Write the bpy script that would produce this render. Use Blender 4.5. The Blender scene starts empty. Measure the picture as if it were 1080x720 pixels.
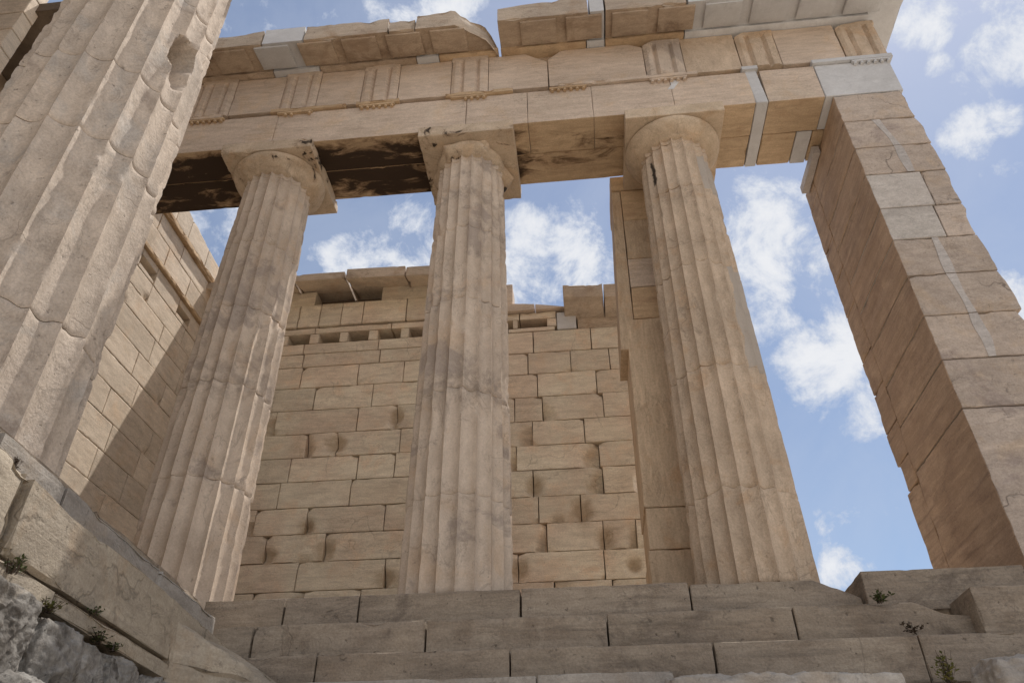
import bpy, math, random
import numpy as np
from mathutils import Vector, Matrix, Quaternion

S = bpy.context.scene
COL = S.collection
random.seed(7)
rad = math.radians

# ------------------------------------------------------------------ camera
YAW, PITCH, ROLL, FPX = 0.0982, 0.633, -0.0066, 800.0
cam_d = bpy.data.cameras.new('camera')
cam_d.sensor_width = 36.0
cam_d.lens = FPX / 1080.0 * 36.0
cam_d.clip_start, cam_d.clip_end = 0.05, 2000.0
cam = bpy.data.objects.new('camera', cam_d)
COL.objects.link(cam)
fw = np.array([-math.sin(YAW) * math.cos(PITCH), math.cos(YAW) * math.cos(PITCH), math.sin(PITCH)])
rt = np.array([math.cos(YAW), math.sin(YAW), 0.0])
up = np.cross(rt, fw)
r2 = math.cos(ROLL) * rt + math.sin(ROLL) * up
u2 = -math.sin(ROLL) * rt + math.cos(ROLL) * up
M = Matrix(((r2[0], u2[0], -fw[0], 0), (r2[1], u2[1], -fw[1], 0), (r2[2], u2[2], -fw[2], 0), (0, 0, 0, 1)))
cam.matrix_world = M
S.camera = cam


def sky_dir(px, py):
    d = fw + r2 * (px - 540) / FPX - u2 * (py - 360) / FPX
    return d / np.linalg.norm(d)


# ------------------------------------------------------------------ light
SUN_EL, SUN_AZ = rad(68), rad(43)        # azimuth measured from +X towards +Y
sun_v = Vector((math.cos(SUN_EL) * math.cos(SUN_AZ), math.cos(SUN_EL) * math.sin(SUN_AZ), math.sin(SUN_EL)))
sd = bpy.data.lights.new('sun', 'SUN')
sd.energy = 3.6
sd.angle = rad(0.55)
sd.color = (1.0, 0.94, 0.86)
so = bpy.data.objects.new('sun', sd)
so.rotation_euler = (-sun_v).to_track_quat('-Z', 'Y').to_euler()
so.location = (20, 30, 50)
COL.objects.link(so)

S.view_settings.view_transform = 'Standard'
S.view_settings.look = 'None'
S.view_settings.gamma = 1.0
S.view_settings.exposure = 0.34
S.view_settings.use_curve_mapping = False
S.cycles.max_bounces = 8
S.cycles.diffuse_bounces = 5

W = bpy.data.worlds.new('World')
S.world = W
W.use_nodes = True
nt = W.node_tree
nt.nodes.clear()


class NT:
    """tiny helper for writing node graphs"""
    def __init__(s, tree): s.t = tree
    def n(s, kind, **kw):
        nd = s.t.nodes.new(kind)
        for k, v in kw.items(): setattr(nd, k, v)
        return nd
    def put(s, sock, v):
        if v is None: return
        if isinstance(v, bpy.types.NodeSocket): s.t.links.new(v, sock)
        else:
            if hasattr(sock.default_value, '__len__') and not hasattr(v, '__len__'): v = (v,) * len(sock.default_value)
            if sock.type == 'RGBA' and len(v) == 3: v = (*v, 1.0)
            sock.default_value = v
    def math(s, op, a, b=None, c=None, clamp=False):
        nd = s.n('ShaderNodeMath', operation=op, use_clamp=clamp)
        s.put(nd.inputs[0], a); s.put(nd.inputs[1], b)
        if c is not None: s.put(nd.inputs[2], c)
        return nd.outputs[0]
    def ramp(s, v, lo, hi, a=0.0, b=1.0):
        nd = s.n('ShaderNodeMapRange', interpolation_type='SMOOTHSTEP')
        s.put(nd.inputs[0], v); s.put(nd.inputs[1], lo); s.put(nd.inputs[2], hi); s.put(nd.inputs[3], a); s.put(nd.inputs[4], b)
        return nd.outputs[0]
    def mix(s, f, a, b, mode='MIX'):
        nd = s.n('ShaderNodeMix', data_type='RGBA', blend_type=mode, clamp_factor=True)
        s.put(nd.inputs['Factor'], f); s.put(nd.inputs[6], a); s.put(nd.inputs[7], b)
        return nd.outputs[2]
    def noise(s, vec, scale, detail=4, rough=0.55, dist=0.0, vscale=None, off=None):
        if vscale is not None or off is not None:
            mp = s.n('ShaderNodeMapping')
            s.put(mp.inputs['Vector'], vec)
            if vscale is not None: s.put(mp.inputs['Scale'], vscale)
            if off is not None: s.put(mp.inputs['Location'], off)
            vec = mp.outputs[0]
        nd = s.n('ShaderNodeTexNoise')
        s.put(nd.inputs['Vector'], vec); s.put(nd.inputs['Scale'], scale); s.put(nd.inputs['Detail'], detail)
        s.put(nd.inputs['Roughness'], rough); s.put(nd.inputs['Distortion'], dist)
        return nd.outputs['Fac']


g = NT(nt)
sky = g.n('ShaderNodeTexSky', sky_type='NISHITA', sun_disc=False, sun_elevation=SUN_EL, sun_rotation=math.pi / 2 - SUN_AZ)
sky.altitude = 150; sky.air_density = 1.0; sky.dust_density = 0.8; sky.ozone_density = 1.0
tc = g.n('ShaderNodeTexCoord')
sep = g.n('ShaderNodeSeparateXYZ'); nt.links.new(tc.outputs['Generated'], sep.inputs[0])
zc = g.math('MAXIMUM', sep.outputs[2], 0.12)
comb = g.n('ShaderNodeCombineXYZ')
g.put(comb.inputs[0], g.math('DIVIDE', sep.outputs[0], zc)); g.put(comb.inputs[1], g.math('DIVIDE', sep.outputs[1], zc))
pv = comb.outputs[0]
cov = None
# where the real clouds stood: direction, angular radius in degrees, weight
CLOUDS = [((1068, 50), 3.6, .44), ((1050, 15), 3.0, .30), ((975, 12), 3.2, .40), ((1018, 140), 2.3, .44), ((1058, 122), 1.6, .36), ((990, 72), 1.3, .30), ((1010, 88), 1.3, .28),
          ((815, 265), 6.0, .46), ((800, 320), 4.5, .34), ((870, 385), 4.5, .46), ((905, 430), 3.6, .46), ((860, 320), 4.0, .32),
          ((590, 260), 5.0, .46), ((560, 295), 4.0, .44), ((625, 285), 3.5, .40), ((600, 230), 3.0, .25), ((430, 255), 4.0, .42), ((370, 275), 3.6, .42), ((330, 280), 3.0, .26),
          ((230, 240), 4.0, .30), ((475, 8), 3.4, .42), ((415, 15), 3.2, .34), ((310, 20), 5.0, .26), ((250, 5), 4.0, .22), ((890, 606), 2.3, .36), ((1077, 318), 3.0, .44), ((920, 330), 3.0, .18)]
for (px, py), rdeg, w in CLOUDS:
    d = sky_dir(px, py)
    vm = g.n('ShaderNodeVectorMath', operation='DOT_PRODUCT')
    nt.links.new(tc.outputs['Generated'], vm.inputs[0]); vm.inputs[1].default_value = tuple(d)
    v = g.ramp(vm.outputs['Value'], math.cos(rad(rdeg * 1.08)), 1.0, 0.0, w)
    cov = v if cov is None else g.math('MAXIMUM', cov, v)
vmb = g.n('ShaderNodeVectorMath', operation='DOT_PRODUCT')
nt.links.new(tc.outputs['Generated'], vmb.inputs[0]); vmb.inputs[1].default_value = tuple(fw)
elsewhere = g.ramp(vmb.outputs['Value'], 0.66, 0.42, 0.0, 0.50)   # added cloud outside the view, lifting the light on shaded stone
cov = g.math('MAXIMUM', cov, elsewhere)
nz = g.noise(tc.outputs['Generated'], 12.0, 13, 0.68, 0.25)
nz2 = g.noise(tc.outputs['Generated'], 4.0, 3, 0.5)
dens = g.math('ADD', g.math('MULTIPLY', nz, 1.65), cov)
dens = g.math('ADD', dens, g.math('MULTIPLY', nz2, 0.25))
cmask = g.ramp(dens, 1.06, 1.44)
cshade = g.ramp(dens, 1.2, 1.6)
veil = g.ramp(g.noise(tc.outputs['Generated'], 5.0, 6, .6, .5, off=(3, 3, 1)), .3, .75, .10, .32)
cmask = g.math('MAXIMUM', cmask, veil)
ccol = g.mix(cshade, (5.0, 5.4, 6.2), (7.0, 7.05, 7.2))
skyc = g.mix(g.math('MULTIPLY', cmask, 0.93), sky.outputs[0], ccol)
bg = g.n('ShaderNodeBackground')
g.put(bg.inputs[0], skyc); bg.inputs[1].default_value = 0.10
wo = g.n('ShaderNodeOutputWorld'); nt.links.new(bg.outputs[0], wo.inputs[0])

# ------------------------------------------------------------------ numpy gradient noise
def _hash(ix, iy, iz, seed):
    h = (ix.astype(np.int64) * 374761393 + iy.astype(np.int64) * 668265263 + iz.astype(np.int64) * 2147483647 + seed * 974634777) & 0xffffffff
    h = ((h ^ (h >> 13)) * 1274126177) & 0xffffffff
    h = ((h ^ (h >> 16)) * 2246822519) & 0xffffffff
    return ((h ^ (h >> 15)) & 0xffff) / 32767.5 - 1.0
def vnoise(p, seed=0):
    i = np.floor(p); f = p - i; f = f * f * f * (f * (f * 6 - 15) + 10)
    x, y, z = i[:, 0], i[:, 1], i[:, 2]
    o = 0
    for dx in (0, 1):
        wx = f[:, 0] if dx else 1 - f[:, 0]
        for dy in (0, 1):
            wy = f[:, 1] if dy else 1 - f[:, 1]
            for dz in (0, 1):
                wz = f[:, 2] if dz else 1 - f[:, 2]
                o = o + _hash(x + dx, y + dy, z + dz, seed) * wx * wy * wz
    return o
def fbm(p, freq=1.0, octv=4, seed=0, gain=0.5):
    p = np.asarray(p, float) * freq
    a, o, t = 1.0, 0.0, 0.0
    for k in range(octv):
        o = o + a * vnoise(p + 17.3 * k, seed + k); t += a
        a *= gain; p = p * 2.03
    return o / t

# ------------------------------------------------------------------ mesh helpers
class MB:
    def __init__(s): s.v = []; s.f = []; s.m = []; s.n = 0
    def add(s, v, f, mi=0):
        v = np.asarray(v, float)
        s.v.append(v)
        for k, q in enumerate(f):
            s.f.append(tuple(int(i) + s.n for i in q))
            s.m.append(mi if np.isscalar(mi) else int(mi[k]))
        s.n += len(v)
        return s
    def build(s, name, mats, parent=None, smooth=True, sharp=None):
        me = bpy.data.meshes.new(name)
        V = np.concatenate(s.v)
        me.from_pydata([tuple(x) for x in V], [], s.f)
        for m in (mats if isinstance(mats, (list, tuple)) else [mats]): me.materials.append(m)
        if max(s.m) > 0: me.polygons.foreach_set('material_index', s.m)
        me.polygons.foreach_set('use_smooth', [smooth] * len(s.f))
        if smooth: me.set_sharp_from_angle(angle=rad(sharp or 38))
        me.update()
        o = bpy.data.objects.new(name, me)
        COL.objects.link(o)
        if parent is not None: o.parent = parent
        return o

def lines(a, b, cell, edge):
    L = b - a
    if L < 4 * edge: return np.linspace(a, b, 4)
    n = max(1, int(round((L - 2 * edge) / cell)))
    inner = np.linspace(a + edge, b - edge, n + 1)
    return np.concatenate([[a, a + edge * .35], inner, [b - edge * .35, b]])

SEED = [0]
def block(lo, hi, cell=.07, chip=.03, amp=.004, thr=.1, freq=5.0, edge=None, deform=None, base=.006, seed=None, mat_fn=None, bites=()):
    """a worn ashlar block: subdivided box whose arrises are rounded and chipped and whose faces undulate"""
    lo = np.array(lo, float); hi = np.array(hi, float)
    if seed is None: SEED[0] += 1; seed = SEED[0]
    e = edge or min(.03, min(hi - lo) * .2)
    G = [lines(lo[k], hi[k], cell, e) for k in range(3)]
    n = [len(x) for x in G]
    vid = {}; V = []; F = []; FN = []
    def vert(i, j, k):
        key = (i, j, k)
        if key not in vid: vid[key] = len(V); V.append((G[0][i], G[1][j], G[2][k]))
        return vid[key]
    for ax in range(3):
        u, w = [(1, 2), (2, 0), (0, 1)][ax]
        for side in (0, n[ax] - 1):
            for a in range(n[u] - 1):
                for b in range(n[w] - 1):
                    q = []
                    for (da, db) in ((0, 0), (1, 0), (1, 1), (0, 1)):
                        ix = [0, 0, 0]; ix[ax] = side; ix[u] = a + da; ix[w] = b + db
                        q.append(vert(*ix))
                    if side == 0: q.reverse()
                    F.append(q); FN.append((ax, 0 if side == 0 else 1))
    V = np.array(V)
    off = np.array([seed * 3.17, seed * 1.31, seed * 7.7])
    d = np.minimum(V - lo, hi - V)                       # distance to nearest face per axis
    sgn = np.where(V - lo < hi - V, 1.0, -1.0)            # inward direction
    dep = base + chip * np.clip(fbm(V + off, freq, 3, 3) * 1.6 - thr, 0, 1)
    W2 = V.copy()
    for ax in range(3):
        oth = np.minimum(d[:, (ax + 1) % 3], d[:, (ax + 2) % 3])
        push = np.clip(dep - oth, 0, None) * .75
        on = d[:, ax] < 1e-9
        W2[:, ax] += np.where(on, sgn[:, ax] * push, 0)
        und = amp * (fbm(V + off, 2.2, 2, 11) + .5 * fbm(V + off, 9.0, 2, 12))
        W2[:, ax] += np.where(on, sgn[:, ax] * (amp + und), 0)
    for (c, R, dp, ax, s) in bites:                      # hollows where the stone has broken away
        q = np.linalg.norm((V - np.array(c)) / np.array(R), axis=1) + .40 * fbm(V + off, 6, 3, 5)
        amt = np.clip(1 - q, 0, 1); amt = amt * (1.6 - .6 * amt) * dp
        W2[:, ax] += s * amt
    if deform is not None: W2 = deform(W2, V)
    mi = 0 if mat_fn is None else [mat_fn(a, s) for a, s in FN]
    return W2, F, mi

def empty(name, loc, label, cat, group=None):
    o = bpy.data.objects.new(name, None)
    o.location = loc; o.empty_display_size = .2
    COL.objects.link(o)
    return tag(o, label, cat, group)
def tag(o, label, cat, group=None, kind=None):
    if label: o['label'] = label
    if cat: o['category'] = cat
    if group: o['group'] = group
    if kind: o['kind'] = kind
    return o
def child(mb, name, mats, parent, label=None, **kw):
    """mesh given in world coordinates, parented to an Empty without moving it"""
    o = mb.build(name, mats, None, **kw)
    o.parent = parent
    o.matrix_parent_inverse = Matrix.Translation(-world_loc(parent))
    if label: o['label'] = label
    return o
def world_loc(o):
    v = Vector(o.location)
    return v if o.type == 'EMPTY' else Vector((0, 0, 0))

# ------------------------------------------------------------------ stone materials
def stone(name, a, b, c=None, streak=(1.2, 1.2, 9.0), streak_amt=.35, streak_col=None, isl=.16, patch=.5, pit=.35, bump=.5, rough=.85,
          grain=.11, fine=55, vein=.45, soot=None, warm=None, crack=.0, patch_col=None, patch_thr=(.56, .68), patch_scale=1.3, gain=1.24, sat=.91):
    def tone(q):
        if q is None: return None
        l = .3 * q[0] + .59 * q[1] + .11 * q[2]
        return tuple(min(.66, gain * (l + (v - l) * sat)) for v in q)
    a, b, c, streak_col, patch_col = tone(a), tone(b), tone(c), tone(streak_col), tone(patch_col)
    m = bpy.data.materials.new(name); m.use_nodes = True
    t = m.node_tree; t.nodes.clear(); k = NT(t)
    geo = k.n('ShaderNodeNewGeometry'); P = geo.outputs['Position']
    big = k.noise(P, .9, 4, .6, .4)
    col = k.mix(k.ramp(big, .36, .64), a, b)
    if c is not None:
        col = k.mix(k.ramp(k.noise(P, 2.3, 5, .65, .5, off=(4.1, 2.2, 9.0)), .5, .7, 0, .8), col, c)
    st = k.noise(P, 2.2, 5, .6, .6, vscale=streak)
    sc = streak_col or tuple(x * .72 for x in b)
    col = k.mix(k.ramp(st, .52, .75, 0, streak_amt), col, sc)
    st2 = k.noise(P, 2.0, 3, .5, .3, vscale=tuple(x * 2.1 for x in streak), off=(3, 8, 1))
    col = k.mix(k.ramp(st2, .30, .44, streak_amt * .55, 0), col, tuple(min(1, x * 1.22) for x in a))
    if patch_col is not None:
        col = k.mix(k.ramp(k.noise(P, patch_scale, 6, .68, .8, off=(7, 3, 5)), patch_thr[0], patch_thr[1], 0, patch), col, patch_col)
    if isl > 0:
        rnd = geo.outputs['Random Per Island']
        wn = k.n('ShaderNodeTexWhiteNoise', noise_dimensions='1D'); k.put(wn.inputs['W'], k.math('MULTIPLY', rnd, 91.7))
        col = k.mix(1.0, col, k.mix(rnd, (1 - isl,) * 3, (1 + isl * .75,) * 3), 'MULTIPLY')
        col = k.mix(k.ramp(wn.outputs['Value'], .0, 1.0, 0, .38 * min(1, isl * 4)), col, k.mix(1.0, col, (1.04, .98, .91), 'MULTIPLY'))
    gr = k.noise(P, fine, 4, .7)
    col = k.mix(1.0, col, k.mix(k.ramp(gr, .3, .7), (1 - grain,) * 3, (1 + grain,) * 3), 'MULTIPLY')
    md = k.noise(P, 4.2, 9, .74, .4, vscale=tuple(x ** .6 for x in streak), off=(6, 1, 3))
    col = k.mix(1.0, col, k.mix(k.ramp(md, .33, .67), (1 - grain * 1.0, 1 - grain * 1.1, 1 - grain * 1.2), (1 + grain * 1.1,) * 3), 'MULTIPLY')
    vn = k.noise(P, 1.7, 7, .66, .7, vscale=tuple(x ** .5 for x in streak), off=(9, 2, 7))
    vmask = k.math('MULTIPLY', k.ramp(k.math('ABSOLUTE', k.math('SUBTRACT', vn, .5)), 0, .016, 1, 0), k.ramp(k.noise(P, 1.4, 2, .5, off=(2, 9, 4)), .42, .6))
    col = k.mix(k.math('MULTIPLY', vmask, vein), col, tuple(x * .5 for x in b))
    pits = k.noise(P, 17, 5, .62, .2, off=(1, 5, 2))
    pm = k.ramp(pits, .64, .72, 0, pit)
    col = k.mix(pm, col, tuple(x * .36 for x in b))
    hairl = None
    if crack > 0:
        vo = k.n('ShaderNodeTexVoronoi', feature='DISTANCE_TO_EDGE')
        wv = k.n('ShaderNodeVectorMath', operation='MULTIPLY_ADD')
        nn = k.n('ShaderNodeTexNoise'); k.put(nn.inputs['Vector'], P); k.put(nn.inputs['Scale'], 2.5); k.put(nn.inputs['Detail'], 4)
        k.put(wv.inputs[0], nn.outputs['Color']); wv.inputs[1].default_value = (.5, .5, .5); k.put(wv.inputs[2], P)
        k.put(vo.inputs['Vector'], wv.outputs[0]); k.put(vo.inputs['Scale'], .8)
        hairl = k.math('MULTIPLY', k.ramp(vo.outputs['Distance'], .0, .010, 1, 0), k.ramp(k.noise(P, 1.1, 3, .5, off=(5, 5, 5)), .5, .6))
        col = k.mix(k.math('MULTIPLY', hairl, crack), col, tuple(x * .32 for x in b))
    if soot is not None: col = soot(k, P, geo, col)
    h = k.math('ADD', k.math('MULTIPLY', k.noise(P, 9, 5, .6), .55), k.math('MULTIPLY', gr, .22))
    h = k.math('ADD', h, k.math('MULTIPLY', st, .35)); h = k.math('ADD', h, k.math('MULTIPLY', md, .15))
    h = k.math('SUBTRACT', h, k.math('MULTIPLY', k.ramp(pits, .62, .74), .28))
    if hairl is not None: h = k.math('SUBTRACT', h, k.math('MULTIPLY', hairl, .3 * crack))
    bp = k.n('ShaderNodeBump'); bp.inputs['Strength'].default_value = bump; bp.inputs['Distance'].default_value = .03
    k.put(bp.inputs['Height'], h)
    bs = k.n('ShaderNodeBsdfPrincipled')
    k.put(bs.inputs['Base Color'], col); bs.inputs['Roughness'].default_value = rough
    bs.inputs['Specular IOR Level'].default_value = .25
    k.put(bs.inputs['Normal'], bp.outputs[0])
    out = k.n('ShaderNodeOutputMaterial'); t.links.new(bs.outputs[0], out.inputs[0])
    return m

HOLLOWS = [(-3.91, 5.92, .20, .17), (-2.95, 6.36, .12, .20), (-3.83, 4.14, .17, .22), (-4.17, 4.54, .13, .15), (-.01, 4.56, .20, .24), (.29, 4.12, .16, .20), (.66, 3.76, .14, .14), (-2.88, 3.70, .20, .16), (-4.70, 4.10, .15, .16), (-.72, 5.0, .15, .2), (-.96, 3.72, .15, .18)]   # x, z and half sizes of the hollows in the back wall
def hollow_stains(k, P, geo, col):
    """ochre crust kept in the hollows where rain does not wash the back wall"""
    sp = k.n('ShaderNodeSeparateXYZ'); k.put(sp.inputs[0], P)
    nz = k.math('MULTIPLY', k.math('SUBTRACT', k.noise(P, 7, 6, .7, .5), .5), 1.5)
    m = None
    for (hx, hz, rx, rz) in HOLLOWS:
        dx = k.math('DIVIDE', k.math('SUBTRACT', sp.outputs[0], hx), rx); dz = k.math('DIVIDE', k.math('SUBTRACT', sp.outputs[2], hz), rz)
        d = k.math('SQRT', k.math('ADD', k.math('MULTIPLY', dx, dx), k.math('MULTIPLY', dz, dz)))
        v = k.ramp(k.math('ADD', d, nz), .35, 1.25, 1, 0)
        m = v if m is None else k.math('MAXIMUM', m, v)
    return k.mix(k.math('MULTIPLY', m, .5), col, (.31, .215, .125))

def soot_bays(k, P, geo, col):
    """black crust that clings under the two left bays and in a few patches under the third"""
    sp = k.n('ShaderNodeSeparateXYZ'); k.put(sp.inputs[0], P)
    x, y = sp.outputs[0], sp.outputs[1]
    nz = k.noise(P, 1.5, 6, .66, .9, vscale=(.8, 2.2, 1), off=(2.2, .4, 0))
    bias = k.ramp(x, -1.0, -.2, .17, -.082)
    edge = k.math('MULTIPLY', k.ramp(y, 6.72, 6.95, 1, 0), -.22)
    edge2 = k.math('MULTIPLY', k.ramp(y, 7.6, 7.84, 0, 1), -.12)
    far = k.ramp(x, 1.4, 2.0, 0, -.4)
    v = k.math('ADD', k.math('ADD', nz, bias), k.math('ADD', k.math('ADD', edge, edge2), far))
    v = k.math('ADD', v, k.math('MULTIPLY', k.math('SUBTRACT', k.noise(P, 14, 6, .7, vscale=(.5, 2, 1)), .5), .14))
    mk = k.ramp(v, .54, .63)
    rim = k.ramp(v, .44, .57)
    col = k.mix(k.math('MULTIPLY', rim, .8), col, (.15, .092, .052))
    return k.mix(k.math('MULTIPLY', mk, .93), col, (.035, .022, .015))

def soot_caps(k, P, geo, col):
    nz = k.noise(P, 2.6, 6, .66, .8, off=(8.3, 1.2, 4.4))
    mk = k.ramp(nz, .60, .64)
    rim = k.ramp(nz, .54, .62)
    col = k.mix(k.math('MULTIPLY', rim, .35), col, (.17, .10, .055))
    return k.mix(k.math('MULTIPLY', mk, .92), col, (.02, .014, .011))

MAR = stone('weathered_marble', (.46, .375, .295), (.38, .315, .255), (.43, .325, .225), streak=(1.0, 1.0, 7), patch_col=(.30, .25, .21), patch=.45, crack=.5)
FRZ = stone('architrave_marble', (.48, .385, .305), (.42, .335, .262), (.46, .345, .24), streak=(.45, 1, 8), streak_amt=.30, pit=.2, bump=.4, isl=.06, patch_col=(.50, .42, .33), patch=.4)
def drum_stains(k, P, geo, col):
    """grey-brown weathering that follows the old fractures of the two left shafts"""
    sp = k.n('ShaderNodeSeparateXYZ'); k.put(sp.inputs[0], P)
    x, y, z = sp.outputs
    nz = k.noise(P, 3.2, 7, .7, .6, off=(3, 1, 8))
    wz = k.math('ADD', z, k.math('MULTIPLY', k.math('SUBTRACT', nz, .5), .7))
    left = k.ramp(x, -3.0, -2.9, 1, 0)
    def band(z0, h): return k.ramp(k.math('ABSOLUTE', k.math('SUBTRACT', wz, z0)), h * .3, h, 1, 0)
    m = k.math('MAXIMUM', k.math('MULTIPLY', band(4.85, .42), left), k.math('MULTIPLY', k.math('MAXIMUM', band(4.50, .30), band(7.55, .20)), k.math('SUBTRACT', 1.0, left)))
    m = k.math('MULTIPLY', m, k.ramp(k.noise(P, 9, 6, .7), .40, .62))
    return k.mix(k.math('MULTIPLY', m, .48), col, (.20, .165, .14))

def col3_marks(k, P, geo, col):
    """a black-lined crack near the capital and the greyer flutes set in by restorers"""
    sp = k.n('ShaderNodeSeparateXYZ'); k.put(sp.inputs[0], P)
    x, y, z = sp.outputs
    wob = k.math('MULTIPLY', k.math('SUBTRACT', k.noise(P, 3.0, 4, .6), .5), .16)
    dx = k.math('ABSOLUTE', k.math('SUBTRACT', k.math('ADD', x, wob), 1.215))
    band = k.math('MULTIPLY', k.ramp(dx, .010, .026, 1, 0), k.math('MULTIPLY', k.ramp(z, 7.55, 7.62), k.ramp(z, 8.02, 8.08, 1, 0)))
    band = k.math('MULTIPLY', band, k.ramp(y, 7.2, 7.25, 1, 0))
    g1 = k.math('MULTIPLY', k.ramp(k.math('ADD', x, wob), 1.86, 1.875), k.math('MULTIPLY', k.ramp(k.math('ADD', z, wob), 4.55, 4.57), k.ramp(z, 6.0, 6.01, 1, 0)))
    g2 = k.math('MULTIPLY', k.ramp(k.math('ADD', x, wob), 1.80, 1.815), k.math('MULTIPLY', k.ramp(z, 7.35, 7.36), k.ramp(k.math('ADD', z, wob), 8.0, 8.01, 1, 0)))
    col = k.mix(k.math('MULTIPLY', k.math('MAXIMUM', g1, g2), .75), col, (.40, .365, .33))
    return k.mix(k.math('MULTIPLY', band, .93), col, (.02, .015, .012))

COLM = stone('column_marble', (.47, .385, .305), (.39, .315, .248), (.43, .32, .225), streak=(2.5, 2.5, .9), streak_amt=.35, patch_col=(.27, .22, .185), patch=.75, patch_thr=(.53, .63), pit=.4, isl=.0, bump=.5, crack=.3, grain=.075, soot=drum_stains)
COL3 = stone('tan_column_marble', (.45, .35, .255), (.38, .295, .215), (.40, .27, .165), streak=(2.5, 2.5, .8), streak_amt=.35, patch_col=(.33, .235, .15), patch=.5, pit=.3, isl=.0, bump=.5, crack=.35, soot=col3_marks)
BIGC = stone('rough_column_marble', (.45, .375, .305), (.37, .31, .255), (.33, .30, .27), streak=(2.0, 2.0, .9), streak_amt=.45, patch_col=(.24, .19, .155), patch=.7, pit=.6, isl=.0, bump=.7, crack=.3, grain=.12)
WALL = stone('back_wall_marble', (.54, .44, .345), (.46, .37, .285), (.50, .38, .27), streak=(.6, 1, 6), streak_amt=.35, streak_col=(.25, .20, .165), isl=.10, sat=.92, gain=1.34, soot=hollow_stains, patch_col=(.30, .20, .11), patch=.45, patch_thr=(.6, .72), pit=.25, bump=.45, crack=.35)
LWAL = stone('left_wall_marble', (.53, .445, .35), (.46, .385, .30), (.49, .375, .265), streak=(1, .6, 6), streak_amt=.25, isl=.10, patch_col=(.33, .26, .18), patch=.35, pit=.2, bump=.35)
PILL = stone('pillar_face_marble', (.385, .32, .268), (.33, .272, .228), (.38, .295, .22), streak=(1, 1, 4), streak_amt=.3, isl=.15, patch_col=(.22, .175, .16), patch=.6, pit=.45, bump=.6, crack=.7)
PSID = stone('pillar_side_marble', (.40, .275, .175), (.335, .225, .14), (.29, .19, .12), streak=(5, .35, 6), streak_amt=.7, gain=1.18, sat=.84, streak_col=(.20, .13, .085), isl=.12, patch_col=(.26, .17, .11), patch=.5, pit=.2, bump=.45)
GOLD = stone('ochre_marble', (.46, .33, .20), (.40, .28, .165), (.36, .24, .14), streak=(.4, 2, 5), streak_amt=.35, isl=.08, patch_col=(.30, .20, .12), patch=.4, pit=.15, bump=.35)
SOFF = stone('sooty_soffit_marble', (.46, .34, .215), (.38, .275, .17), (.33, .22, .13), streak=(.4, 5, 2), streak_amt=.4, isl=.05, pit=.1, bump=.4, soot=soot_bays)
CAPM = stone('capital_marble', (.45, .36, .265), (.39, .305, .22), (.42, .30, .19), streak=(1, 1, 2), streak_amt=.25, isl=.0, pit=.25, bump=.45, soot=soot_caps)
CAP3 = stone('tan_capital_marble', (.46, .365, .265), (.41, .32, .225), (.42, .30, .19), streak=(1, 1, 2), streak_amt=.2, isl=.0, pit=.15, bump=.35)
NEWM = stone('new_white_marble', (.47, .47, .475), (.42, .42, .425), None, streak=(1.2, 1, 3), streak_amt=.35, streak_col=(.34, .34, .35), isl=.06, pit=.05, bump=.15, grain=.05, vein=.2)
CORN = stone('cornice_marble', (.40, .325, .25), (.33, .265, .205), (.30, .21, .14), streak=(.5, 1, 5), streak_amt=.4, isl=.08, patch_col=(.20, .15, .115), patch=.7, pit=.4, bump=.6)
CUND = stone('cornice_underside_marble', (.40, .31, .225), (.33, .25, .18), (.28, .20, .135), streak=(.6, 3, 3), streak_amt=.4, isl=.05, patch_col=(.17, .11, .07), patch=.6, pit=.2, bump=.4)
STEP = stone('step_marble', (.39, .33, .265), (.31, .258, .208), (.28, .225, .175), streak=(.5, 1, 6), streak_amt=.55, streak_col=(.17, .145, .12), isl=.12, patch_col=(.16, .13, .108), patch=.7, pit=.6, bump=.7, crack=.3, grain=.13, gain=.88, sat=1.05)
KREP = stone('krepis_marble', (.40, .345, .27), (.32, .275, .22), (.35, .265, .185), streak=(1, .5, 5), streak_amt=.4, isl=.08, patch_col=(.20, .18, .155), patch=.6, pit=.5, bump=.7, crack=.4, gain=1.0, sat=.95)
KGRY = stone('grey_krepis_marble', (.33, .305, .275), (.265, .24, .215), (.28, .235, .19), streak=(1, .5, 5), streak_amt=.4, isl=.08, patch_col=(.12, .11, .10), patch=.6, pit=.4, bump=.6)
ROCK = stone('grey_limestone', (.23, .22, .205), (.14, .132, .122), (.20, .165, .12), streak=(2, 2, 2), streak_amt=.45, isl=.12, patch_col=(.07, .062, .055), patch=.85, patch_thr=(.5, .62), patch_scale=4.0, pit=.8, bump=1.0, fine=35, grain=.2, gain=1.05, sat=1.0)
SEAMM = stone('mended_grey_marble', (.40, .365, .34), (.35, .32, .30), None, isl=0, pit=.2, bump=.3)
PALE = stone('pale_facing_marble', (.42, .385, .35), (.38, .345, .315), None, streak=(1, 1, 4), streak_amt=.4, streak_col=(.30, .275, .25), isl=.08, pit=.1, bump=.25)
PIER = stone('tan_pier_marble', (.47, .36, .245), (.40, .30, .20), (.42, .28, .165), streak=(6, 6, .5), streak_amt=.5, streak_col=(.26, .18, .115), isl=.1, patch_col=(.30, .21, .135), patch=.5, pit=.3, bump=.45)
DARK = stone('painted_shade_stone', (.16, .12, .085), (.12, .09, .065), None, isl=0, bump=.3, gain=1.0, sat=1.0)  # dark tone puts shade of wall cores and hall interior into the colour
EARTH = stone('dusty_ground', (.50, .44, .365), (.43, .37, .30), (.38, .32, .25), streak=(1, 1, 1), isl=0, pit=.3, bump=.7, patch_col=(.2, .19, .12), patch=.3, gain=1.12, sat=.95)

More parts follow.
